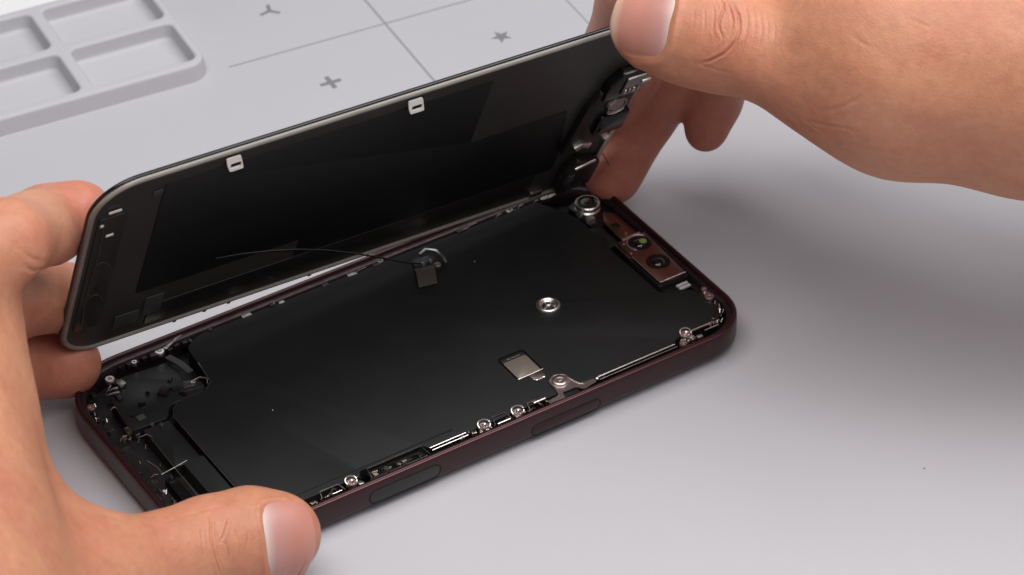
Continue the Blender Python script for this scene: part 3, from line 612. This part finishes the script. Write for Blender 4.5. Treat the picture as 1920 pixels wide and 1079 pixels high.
# ------------------------------------------------------------------ hands: one continuous skin each, from a signed distance field
def cone_sdf(P, a, b, r1, r2):               # exact round cone
    ba = b - a; l2 = ba @ ba; rr = r1 - r2; a2 = max(l2 - rr * rr, 1e-6); il2 = 1 / l2
    pa = P - a; y = pa @ ba; z = y - l2
    xv = pa * l2 - y[..., None] * ba; x2 = (xv * xv).sum(-1); y2 = y * y * l2; z2 = z * z * l2
    k = np.sign(rr) * rr * rr * x2
    d = (np.sqrt(x2 * a2 * il2) + y * rr) * il2 - r1
    d = np.where(np.sign(z) * a2 * z2 > k, np.sqrt(x2 + z2) * il2 - r2, np.where(np.sign(y) * a2 * y2 < k, np.sqrt(x2 + y2) * il2 - r1, d))
    return d
def smin(a, b, k):
    h = np.clip(.5 + .5 * (b - a) / k, 0, 1)
    return b * (1 - h) + a * h - k * h * (1 - h)
class Hand:
    """palm: list of cones; fingers: lists of joints (point, radius)."""
    def __init__(s, palm, fingers, kp=9, kf=7): s.palm, s.fingers, s.kp, s.kf = palm, fingers, kp, kf
    def cones(s):
        for a, b, ra, rb in s.palm: yield a, b, ra, rb
        for f in s.fingers:
            for (a, ra), (b, rb) in zip(f[:-1], f[1:]): yield a, b, ra, rb
    def sdf(s, P):
        p = None
        for c in s.palm:
            d = cone_sdf(P, *c); p = d if p is None else smin(p, d, s.kp)
        tot = p.copy()
        for f in s.fingers:
            q = None
            for (a, ra), (b, rb) in zip(f[:-1], f[1:]):
                d = cone_sdf(P, a, b, ra, rb); q = d if q is None else smin(q, d, 2.2)
            q = smin(q, p, s.kf)
            tot = smin(tot, q, .8 + 6.0 * np.exp(-np.maximum(p, 0) / 5))
        return tot, p
    def grid(s, h):
        pts = np.array([c[i] for c in s.cones() for i in (0, 1)]); R = max(max(c[2], c[3]) for c in s.cones()) + 3
        lo = pts.min(0) - R; hi = pts.max(0) + R
        n = np.ceil((hi - lo) / h).astype(int) + 1
        F = np.empty(n, np.float32); G = np.empty(n, np.float32)
        ys, zs = np.meshgrid(lo[1] + h * np.arange(n[1]), lo[2] + h * np.arange(n[2]), indexing='ij')
        for i0 in range(0, n[0], 8):
            i1 = min(n[0], i0 + 8)
            X = (lo[0] + h * np.arange(i0, i1))[:, None, None] + 0 * ys[None]
            P = np.stack([X, np.broadcast_to(ys, X.shape), np.broadcast_to(zs, X.shape)], -1)
            F[i0:i1], G[i0:i1] = s.sdf(P)
        def blur(A, sig):
            r = int(np.ceil(3 * sig / h)); k = np.exp(-.5 * (np.arange(-r, r + 1) * h / sig) ** 2); k /= k.sum()
            for ax in range(3):
                pd = [(0, 0)] * 3; pd[ax] = (r, r); B = np.pad(A, pd, mode='edge'); A = 0
                for i, w_ in enumerate(k):
                    sl_ = [slice(None)] * 3; sl_[ax] = slice(i, i + n[ax]); A = A + np.float32(w_) * B[tuple(sl_)]
            return A
        w_ = np.clip(1.25 * np.exp(-np.maximum(G, 0) / 9), 0, 1)
        F = w_ * blur(F, 3.4) + (1 - w_) * blur(F, .9)
        s.F, s.lo, s.h = F, lo, h
        return F, lo
    def val(s, P):                           # quadratic B-spline reading of the grid
        q = (P - s.lo) / s.h; n = np.array(s.F.shape)
        qc = np.clip(q, 1.0, n - 2.001); out = np.linalg.norm(q - qc, axis=-1) * s.h
        i = np.floor(qc + .5).astype(int); f = qc - i
        W = [.5 * (.5 - f) ** 2, .75 - f * f, .5 * (.5 + f) ** 2]
        i = np.clip(i, 1, n - 2); r = 0
        for a in range(3):
            for b in range(3):
                wab = W[a][:, 0] * W[b][:, 1]
                for c in range(3):
                    r = r + wab * W[c][:, 2] * s.F[i[:, 0] + a - 1, i[:, 1] + b - 1, i[:, 2] + c - 1]
        return r + out
def surface_nets(F, lo, h):
    neg = F < 0; n = F.shape
    sl = lambda A, d: A[d[0]:n[0] - 1 + d[0], d[1]:n[1] - 1 + d[1], d[2]:n[2] - 1 + d[2]]
    cor = [(i, j, k) for i in (0, 1) for j in (0, 1) for k in (0, 1)]
    cnt = sum(sl(neg, c).astype(np.int8) for c in cor)
    act = (cnt > 0) & (cnt < 8); idx = np.argwhere(act)
    vid = -np.ones(act.shape, np.int64); vid[act] = np.arange(len(idx))
    vals = {c: sl(F, c)[act] for c in cor}
    acc = np.zeros((len(idx), 3)); w = np.zeros(len(idx))
    for c in cor:
        for ax in range(3):
            if c[ax] == 0:
                c2 = list(c); c2[ax] = 1; c2 = tuple(c2)
                a, b = vals[c], vals[c2]; mk = (a < 0) != (b < 0)
                t = np.where(mk, a / np.where(mk, a - b, 1), 0); p = np.tile(np.array(c, float), (len(idx), 1)); p[:, ax] = t
                acc[mk] += p[mk]; w[mk] += 1
    V = lo + h * (idx + acc / w[:, None])
    Q = []
    for ax in range(3):
        u, v = (ax + 1) % 3, (ax + 2) % 3
        a = [slice(None)] * 3; b = [slice(None)] * 3
        a[ax] = slice(0, -1); b[ax] = slice(1, None)
        ch = neg[tuple(a)] != neg[tuple(b)]
        e = np.argwhere(ch); e = e[(e[:, u] > 0) & (e[:, v] > 0) & (e[:, u] < n[u] - 1) & (e[:, v] < n[v] - 1)]
        du = np.zeros(3, int); du[u] = 1; dv = np.zeros(3, int); dv[v] = 1
        q = np.stack([vid[tuple((e - du - dv).T)], vid[tuple((e - dv).T)], vid[tuple(e.T)], vid[tuple((e - du).T)]], 1)
        fl_ = neg[tuple(e.T)]
        q[~fl_] = q[~fl_][:, ::-1]
        Q.append(q)
    return V, np.concatenate(Q)
def subdivide(V, Q):
    E_ = np.sort(np.stack([Q, np.roll(Q, -1, 1)], -1).reshape(-1, 2), 1)
    key = E_[:, 0].astype(np.int64) * (len(V) + 1) + E_[:, 1]
    uq, first, inv = np.unique(key, return_index=True, return_inverse=True)
    mid = V[E_[first]].mean(1); fc = V[Q].mean(1)
    n0 = len(V); n1 = n0 + len(mid); inv = inv.reshape(-1, 4) + n0; fi = n1 + np.arange(len(Q))
    NV = np.concatenate([V, mid, fc])
    NQ = np.concatenate([np.stack([Q[:, i], inv[:, i], fi, inv[:, (i + 3) % 4]], 1) for i in range(4)])
    return NV, NQ
def refine(V, Q, mask):                      # subdivide only the masked quads
    if not mask.any(): return V, Q, np.zeros(0, int)
    used = np.unique(Q[mask]); mp = -np.ones(len(V), int); mp[used] = np.arange(len(used))
    v2, q2 = subdivide(V[used], mp[Q[mask]])
    n = len(used); back = np.concatenate([used, np.arange(len(v2) - n) + len(V)])
    NV = np.concatenate([V, v2[n:]]); NQ = np.concatenate([Q[~mask], back[q2]])
    return NV, NQ, np.arange(len(V), len(NV))
def project(V):
    q = (V - CP) @ CR; return 960 + FPX * q[:, 0] / -q[:, 2], 539.5 - FPX * q[:, 1] / -q[:, 2]
def grad(H, P, e=.05):
    G = np.stack([H.val(P + np.eye(3)[i] * e) - H.val(P - np.eye(3)[i] * e) for i in range(3)], -1) / (2 * e)
    return G / (np.linalg.norm(G, axis=1, keepdims=True) + 1e-9)
def ray_hit(H, u, v):                        # where the view ray of a photo pixel meets the skin
    d = CR @ np.array([(u - 960) / FPX, -(v - 539.5) / FPX, -1.0]); d /= np.linalg.norm(d)
    t = 560.0
    for _ in range(120):
        s_ = float(H.val((CP + d * t)[None])[0])
        if s_ < .01 or t > 1000: break
        t += s_ * .8
    return CP + d * t if t < 1000 else None
def seg_dist(P, A, B):
    ab = B - A; t = np.clip(((P - A) @ ab) / (ab @ ab + 1e-9), 0, 1); return np.linalg.norm(P - (A + t[:, None] * ab), axis=1)

def skin_material():
    M = bpy.data.materials.new('skin'); M.use_nodes = True; nt = M.node_tree; b = nt.nodes['Principled BSDF']; L = nt.links.new
    tc = nt.nodes.new('ShaderNodeTexCoord')
    def noise(sc, det=4, rough=.55):
        n = nt.nodes.new('ShaderNodeTexNoise'); n.inputs['Scale'].default_value = sc; n.inputs['Detail'].default_value = det
        n.inputs['Roughness'].default_value = rough; L(tc.outputs['Object'], n.inputs['Vector']); return n
    at_ = nt.nodes.new('ShaderNodeAttribute'); at_.attribute_name = 'flush_shade'
    n1 = noise(60, 6, .65); n2 = noise(420, 4)
    mr = nt.nodes.new('ShaderNodeMapRange'); mr.inputs['From Min'].default_value = .35; mr.inputs['From Max'].default_value = .68
    L(n1.outputs['Fac'], mr.inputs['Value'])
    mx = nt.nodes.new('ShaderNodeMix'); mx.data_type = 'RGBA'
    mx.inputs[6].default_value = (.56, .258, .150, 1); mx.inputs[7].default_value = (.50, .195, .118, 1)
    L(mr.outputs[0], mx.inputs[0])
    mx2 = nt.nodes.new('ShaderNodeMix'); mx2.data_type = 'RGBA'; mx2.inputs[7].default_value = (.52, .165, .12, 1)  # redder, darker tone: flushed skin, and painted shade on the hidden fingers
    L(at_.outputs['Fac'], mx2.inputs[0]); L(mx.outputs[2], mx2.inputs[6])
    mr2 = nt.nodes.new('ShaderNodeMapRange'); mr2.inputs['To Min'].default_value = .82; mr2.inputs['To Max'].default_value = 1.18
    L(n2.outputs['Fac'], mr2.inputs['Value'])
    sc = nt.nodes.new('ShaderNodeVectorMath'); sc.operation = 'SCALE'; L(mx2.outputs[2], sc.inputs[0]); L(mr2.outputs[0], sc.inputs['Scale'])
    L(sc.outputs[0], b.inputs['Base Color'])
    b.inputs['Subsurface Weight'].default_value = .40; b.inputs['Subsurface Radius'].default_value = (1.0, .35, .18)
    b.inputs['Subsurface Scale'].default_value = .0022
    b.inputs['Specular IOR Level'].default_value = .42
    r1 = nt.nodes.new('ShaderNodeMapRange'); r1.inputs['To Min'].default_value = .40; r1.inputs['To Max'].default_value = .58
    L(n2.outputs['Fac'], r1.inputs['Value']); L(r1.outputs[0], b.inputs['Roughness'])
    vo = nt.nodes.new('ShaderNodeTexVoronoi'); vo.feature = 'DISTANCE_TO_EDGE'; vo.inputs['Scale'].default_value = 1300
    L(tc.outputs['Object'], vo.inputs['Vector'])
    n3 = noise(1500, 3); ad = nt.nodes.new('ShaderNodeMath'); ad.operation = 'MULTIPLY_ADD'; ad.inputs[1].default_value = .6
    L(n3.outputs['Fac'], ad.inputs[0]); L(vo.outputs['Distance'], ad.inputs[2])
    bp = nt.nodes.new('ShaderNodeBump'); bp.inputs['Strength'].default_value = .48; bp.inputs['Distance'].default_value = .00018
    L(ad.outputs[0], bp.inputs['Height'])
    bp2 = nt.nodes.new('ShaderNodeBump'); bp2.inputs['Strength'].default_value = .5; bp2.inputs['Distance'].default_value = .0012
    n4 = noise(95, 3); L(n4.outputs['Fac'], bp2.inputs['Height']); L(bp.outputs[0], bp2.inputs['Normal']); L(bp2.outputs[0], b.inputs['Normal'])
    return M
M_SKIN = skin_material()
def nail_material():
    M = bpy.data.materials.new('fingernail'); M.use_nodes = True; nt = M.node_tree; b = nt.nodes['Principled BSDF']; L = nt.links.new
    at_ = nt.nodes.new('ShaderNodeAttribute'); at_.attribute_name = 'along'
    cr = nt.nodes.new('ShaderNodeValToRGB'); e = cr.color_ramp.elements
    e[0].position = 0; e[0].color = (.74, .58, .53, 1); e[1].position = 1; e[1].color = (.66, .45, .33, 1)
    for p, c in ((.09, (.57, .38, .34, 1)), (.17, (.52, .27, .24, 1)), (.5, (.53, .225, .175, 1)), (.86, (.56, .25, .19, 1)), (.94, (.70, .44, .32, 1))):
        q = e.new(p); q.color = c
    L(at_.outputs['Fac'], cr.inputs[0]); L(cr.outputs[0], b.inputs['Base Color'])
    b.inputs['Roughness'].default_value = .36; b.inputs['Subsurface Weight'].default_value = .25; b.inputs['Subsurface Scale'].default_value = .001
    b.inputs['Coat Weight'].default_value = .05; b.inputs['Coat Roughness'].default_value = .25
    return M
M_NAIL = nail_material()

def make_hand(name, label, group, H, creases, nails, flush_shade_pts):
    F, lo = H.F, H.lo; V, Q = surface_nets(F, lo, H.h)
    fixv = lambda V, i: V[i] - grad(H, V[i], .2) * H.val(V[i])[:, None]
    V, Q = subdivide(V, Q); al_ = np.arange(len(V)); V = fixv(V, al_); V = fixv(V, al_)
    c_ = V[Q].mean(1); u_, v_ = project(c_)
    V, Q, nw = refine(V, Q, (u_ > -120) & (u_ < 2040) & (v_ > -120) & (v_ < 1200)); V[nw] = fixv(V, nw)
    zone = [ray_hit(H, *p) for l, _, _ in creases for p in l] + [n_['c'] for n_ in nails]
    zone = np.array([p for p in zone if p is not None])
    c_ = V[Q].mean(1); mk = np.zeros(len(c_), bool)
    for p in zone: mk |= ((c_ - p) ** 2).sum(1) < 5.0 ** 2
    for n_ in nails: mk |= ((c_ - n_['c']) ** 2).sum(1) < 12.5 ** 2
    V, Q, nw = refine(V, Q, mk); V[nw] = fixv(V, nw)
    N = grad(H, V, .1)
    disp = np.zeros(len(V))
    # low relief: veins / tendons / soft unevenness
    for _ in range(10):
        k = np.random.normal(size=3) * .16; disp += .10 * np.sin(V @ k + random.random() * 6)
    for line, depth, width in creases:
        line = [np.array(p, float) for p in line]
        for _c in range(2): line = [line[0]] + [q for a, b in zip(line[:-1], line[1:]) for q in (a * .75 + b * .25, a * .25 + b * .75)] + [line[-1]]
        line = [p + np.random.normal(size=2) * .5 for p in line]
        P3 = [ray_hit(H, *p) for p in line]; P3 = [p for p in P3 if p is not None]
        if len(P3) < 2: continue
        d = np.full(len(V), 1e9); c = np.mean(P3, 0); R = max(np.linalg.norm(p - c) for p in P3) + 6
        near = np.where(np.linalg.norm(V - c, axis=1) < R)[0]
        for A, B in zip(P3[:-1], P3[1:]): d[near] = np.minimum(d[near], seg_dist(V[near], A, B))
        e0 = np.minimum(np.linalg.norm(V - P3[0], axis=1), np.linalg.norm(V - P3[-1], axis=1))
        fade = np.clip(e0 / 2.5, .15, 1)
        disp -= depth * .85 * fade * np.exp(-(d / width) ** 2); disp += depth * .35 * fade * np.exp(-((d - 2.2 * width) / (1.3 * width)) ** 2)
    nail_meshes = []
    for nl in nails:
        c, ax, nu, L_, Wd = nl['c'], nl['axis'], nl['up'], nl['len'], nl['wid']
        ax = ax / np.linalg.norm(ax); lat = np.cross(nu, ax); lat /= np.linalg.norm(lat); up = np.cross(ax, lat)
        rel_ = V - c; a = rel_ @ ax; b = rel_ @ lat; side = N @ up > -.1
        near = (np.linalg.norm(rel_, axis=1) < max(L_, Wd) * 1.3)
        # superellipse distance in the nail plane
        q = ((np.abs(a) / (L_ / 2)) ** 3.2 + (np.abs(b) / (Wd / 2)) ** 3.2) ** (1 / 3.2)
        ins = near & side & (q < 1.0)
        disp = np.where(ins, disp - .45 * np.clip((1.0 - q) * 6, 0, 1), disp)
        fold = near & side & (q >= .98) & (a < L_ * .30)
        disp = disp + np.where(fold, .42 * np.exp(-((q - 1.12) / .10) ** 2), 0) * np.clip((L_ * .30 - a) / 2, 0, 1)
        # the nail plate itself
        nv, nu_ = 26, 26; NVt = []; al = []
        for i in range(nv):
            for j in range(nu_):
                s1 = -1 + 2 * i / (nv - 1); s2 = -1 + 2 * j / (nu_ - 1)
                # map the square to a superellipse
                m_ = max(abs(s1), abs(s2)); l = (abs(s1) ** 3.2 + abs(s2) ** 3.2) ** (1 / 3.2) or 1
                x, y = s1 * m_ / l * L_ / 2, s2 * m_ / l * Wd / 2
                NVt.append(c + ax * x + lat * y); al.append((s1 * m_ / l + 1) / 2 * nl.get('amax', 1))
        NP = np.array(NVt); o_ = NP + up * 14
        t = np.zeros(len(o_))
        for _ in range(60):
            d = H.val(o_ - up * t[:, None]); t = np.where(t < 30, t + d * .85, t)
        hit = o_ - up * t[:, None]; al = np.array(al)
        lift = -.12 + .26 * np.clip(al / .2, 0, 1) + nl.get('tip', .2) * np.clip((al - .75) / .25, 0, 1)
        g_ = grad(H, hit, .1)
        top = hit + g_ * lift[:, None]
        # cubic underside
        bot = hit - g_ * .35
        # free edge reaches a little past the flesh
        ext = np.clip((al - .8) / .2, 0, 1) * nl.get('over', .3)
        top = top + ax * ext[:, None]; bot = bot + ax * ext[:, None]
        n_ = len(top); Fq = []
        idn = lambda i, j: i * nu_ + j
        for i in range(nv - 1):
            for j in range(nu_ - 1):
                Fq.append((idn(i, j), idn(i + 1, j), idn(i + 1, j + 1), idn(i, j + 1)))
                Fq.append((n_ + idn(i, j + 1), n_ + idn(i + 1, j + 1), n_ + idn(i + 1, j), n_ + idn(i, j)))
        bd = [idn(0, j) for j in range(nu_)] + [idn(i, nu_ - 1) for i in range(1, nv)] + [idn(nv - 1, j) for j in range(nu_ - 2, -1, -1)] + [idn(i, 0) for i in range(nv - 2, 0, -1)]
        for i in range(len(bd)): p, r_ = bd[i - 1], bd[i]; Fq.append((p, r_, n_ + r_, n_ + p))
        nail_meshes.append((np.concatenate([top, bot]), Fq, np.concatenate([al, al])))
    V = V + N * disp[:, None]
    me = bpy.data.meshes.new(name)
    me.vertices.add(len(V)); me.vertices.foreach_set('co', (V * S).astype(np.float32).ravel())
    me.loops.add(Q.size); me.loops.foreach_set('vertex_index', Q.astype(np.int32).ravel())
    me.polygons.add(len(Q)); me.polygons.foreach_set('loop_start', np.arange(0, Q.size, 4, dtype=np.int32))
    me.polygons.foreach_set('use_smooth', np.ones(len(Q), bool))
    me.update(calc_edges=True); me.validate()
    fl_ = np.zeros(len(V))
    for p, r in flush_shade_pts: fl_ = np.maximum(fl_, np.exp(-(np.linalg.norm(V - p, axis=1) / r) ** 2))
    at_ = me.attributes.new('flush_shade', 'FLOAT', 'POINT'); at_.data.foreach_set('value', (fl_ * .75).astype(np.float32))
    me.materials.append(M_SKIN)
    o = bpy.data.objects.new(name, me); COL.objects.link(o); o['label'] = label; o['category'] = 'hand'
    if group: o['group'] = group
    for NVx, Fq, al in nail_meshes:
        no = finish('fingernail', NVx, Fq, M_NAIL, o, angle=55)
        a_ = no.data.attributes.new('along', 'FLOAT', 'POINT'); a_.data.foreach_set('value', al.astype(np.float32))
    return o
def J(u, v, z, r): return (at(u, v, z), r)
def cone(a, b): return (a[0], b[0], a[1], b[1])
def behind(u, v, dist):                      # point at a signed distance from the display plane
    d = CR @ np.array([(u - 960) / FPX, -(v - 539.5) / FPX, -1.0]); t = (dist - (CP - DC[0]) @ DN) / (d @ DN); return CP + d * t

# left hand ------------------------------------------------------------
wr1, wr2 = J(-190, 1230, 46, 27), J(-620, 1560, 60, 31)
imc, idx0 = J(-170, 1040, 50, 25), J(-150, 640, 66, 17)
tm = J(45, 1165, 26, 15)
palmL = [cone(wr1, wr2), cone(wr1, imc), cone(imc, idx0), cone(J(-118, 620, 63, 14), J(-112, 800, 52, 14.5)), cone(J(-112, 800, 52, 14.5), J(-20, 1005, 34, 12.5)),
         cone(wr1, tm), cone(tm, J(190, 1105, 21, 12.0)), cone(J(-20, 1005, 34, 12.5), J(120, 1092, 25, 11.5)), cone(J(-170, 760, 36, 14), J(-190, 1050, 36, 20))]
thumbL = [tm, J(190, 1105, 21, 12.2), J(300, 1062, 19, 11.3), J(396, 1026, 16.5, 11.2), J(462, 1010, 14.5, 10.9), J(515, 1004, 13.5, 10.0)]
indexL = [J(-140, 640, 66, 14), J(-75, 505, 82, 10.2), J(10, 452, 83, 8.9), (behind(84, 424, -9.5), 8.6), (behind(148, 400, -9.2), 7.3)]
p_ = behind(150, 560, -10)
middleL = [J(-140, 680, 52, 12), J(-30, 585, 46, 9.4), J(70, 553, 36, 8.4), (p_, 7.8)]
ringL = [J(-110, 760, 38, 11), J(-40, 715, 24, 9.4), J(50, 680, 14, 8.4), J(124, 683, 11.2, 7.9)]
pinkyL = [J(-125, 860, 30, 10), J(-70, 800, 16, 8.2), J(-30, 770, 9, 7.2), J(0, 762, 8, 6.6)]
HL = Hand(palmL, [thumbL, indexL, middleL, ringL, pinkyL]); HL.grid(1.3)
tdir = thumbL[-1][0] - thumbL[-3][0]
view = lambda p: (CP - p) / np.linalg.norm(CP - p)
nc = ray_hit(HL, 546, 1003)
vL = view(nc)
crL = [([(393, 962), (396, 990), (399, 1020), (406, 1045), (416, 1079)], .36, .24), ([(430, 968), (424, 990), (419, 1008), (412, 1016)], .30, .22),
       ([(419, 1008), (428, 1022), (432, 1042), (430, 1062)], .24, .22), ([(405, 1010), (416, 1018), (424, 1020)], .2, .2), ([(440, 985), (448, 1005), (453, 1028), (450, 1058)], .22, .22),
       ([(410, 1030), (413, 1050), (424, 1076)], .18, .22), ([(462, 985), (466, 1005), (462, 1030), (466, 1055)], .12, .25), ([(378, 985), (380, 1010), (384, 1040)], .11, .25),
       ([(474, 990), (480, 1012), (476, 1040)], .10, .2), ([(300, 985), (360, 962), (420, 948)], .08, .4), ([(20, 388), (30, 400), (42, 408)], .14, .3), ([(470, 958), (500, 950), (530, 948)], .10, .3),
       ([(45, 500), (62, 508), (76, 504)], .25, .4), ([(40, 470), (60, 486), (80, 490)], .12, .4)]
handL = make_hand('hand', 'left hand with its thumb on the front rim of the opened phone', None, HL, crL,
    [dict(c=nc, axis=tdir, up=vL + np.array([.0, .25, .35]), len=12.6, wid=15.0, tip=.0, over=.0, amax=.86)],
    [(thumbL[-1][0], 9), (thumbL[3][0], 8), (indexL[-1][0], 12), (middleL[-1][0], 18), (ringL[-1][0], 20), (at(30, 700, 30), 14)])  # tips and knuckle flushed; middle and ring also tinted for shade

# right hand -----------------------------------------------------------
tipR = (behind(1229, 46, 9.6), 10.0)
zt = tipR[0][2]
wrR, faR = J(1960, 112, 82, 25), J(2500, 130, 78, 33)
th2 = J(1540, 131, 80, 12.3)
palmR = [cone(wrR, faR), cone(wrR, J(1700, 100, 84, 23.4)), cone(J(1700, 100, 84, 23.4), th2), cone(J(1720, 30, 86, 24), wrR),
         cone(J(1680, -60, 84, 19), wrR), cone(J(1680, -60, 84, 19), J(1690, 50, 82, 13)), cone(J(1690, 60, 64, 19), wrR)]
thumbR = [th2, J(1450, 108, 83, 10.9), J(1352, 66, 84, 12.5), J(1290, 55, zt, 11.9), tipR]
i2 = behind(1172, 100, -10.2)
indexR = [J(1700, -80, 86, 13), J(1580, -88, 86, 10.5), J(1380, -170, 90, 10.6), (behind(1206, -25, -11), 10.4), (i2, 10.0), (behind(1140, 200, -9.6), 8.4)]
middleR = [J(1660, 20, 74, 13), J(1480, 10, 66, 10.6), J(1325, 62, 54, 9.6), J(1214, 210, 26, 7.8), J(1148, 334, 9.2, 7.2)]
ringR = [J(1650, 80, 62, 12), J(1480, 60, 56, 9.2), J(1365, 110, 50, 8.4), J(1340, 185, 36, 7.0), J(1325, 245, 27, 5.4)]
pinkyR = [J(1660, 120, 56, 11), J(1560, 90, 48, 8.4), J(1470, 85, 42, 7.4), J(1430, 95, 38, 6.4)]
HR = Hand(palmR, [thumbR, indexR, middleR, ringR, pinkyR], 8, 6); HR.grid(1.3)
tdirR = thumbR[-1][0] - thumbR[-3][0]
ncR = ray_hit(HR, 1206, 36); vR = view(ncR)
crR = [([(1372, 4), (1384, 26), (1388, 52), (1380, 78), (1362, 98), (1338, 112), (1312, 120)], .42, .30), ([(1350, -4), (1359, 14), (1352, 30), (1346, 44), (1350, 62), (1358, 72)], .34, .26),
       ([(1364, 2), (1372, 24), (1374, 48), (1366, 68)], .26, .24), ([(1336, 6), (1340, 30), (1336, 52), (1340, 75)], .16, .24), ([(1352, 62), (1356, 82), (1340, 100)], .18, .24),
       ([(1398, 6), (1403, 36), (1399, 70), (1386, 98)], .14, .28), ([(1412, 14), (1417, 46), (1412, 80)], .10, .26), ([(1424, 20), (1430, 56), (1424, 88)], .08, .26), ([(1437, 26), (1442, 60), (1437, 90)], .06, .26),
       ([(1450, 34), (1455, 60), (1450, 90)], .05, .26), ([(1320, 8), (1322, 40), (1318, 70)], .10, .26), ([(1300, 10), (1302, 36), (1297, 66)], .07, .26), ([(1535, 213), (1570, 205), (1600, 192), (1620, 178)], .13, .45),
       ([(1508, 228), (1540, 236), (1575, 240), (1610, 246)], .16, .45), ([(1500, 222), (1530, 246), (1560, 256)], .10, .4), ([(1560, 265), (1620, 276), (1680, 284)], .10, .6), ([(1590, 60), (1620, 85), (1640, 92)], .08, .5),
       ([(1300, 118), (1340, 132), (1380, 140)], .08, .4), ([(1700, 30), (1740, 50), (1760, 46)], .07, .4)]
ring_tip = ringR[-1][0]
handR = make_hand('hand', 'right hand pinching the top corner of the lifted display panel', None, HR, crR,
    [dict(c=ncR, axis=tdirR, up=vR + np.array([0, .0, .15]), len=14.6, wid=15.8, tip=.2, over=.6)],
    [(tipR[0], 9), (thumbR[2][0], 9), (i2, 30), (middleR[-1][0], 30), (middleR[-2][0], 25), (ring_tip, 22), (at(1700, 20, 90), 14)])  # wide spots on the rear fingers paint their reddish shade
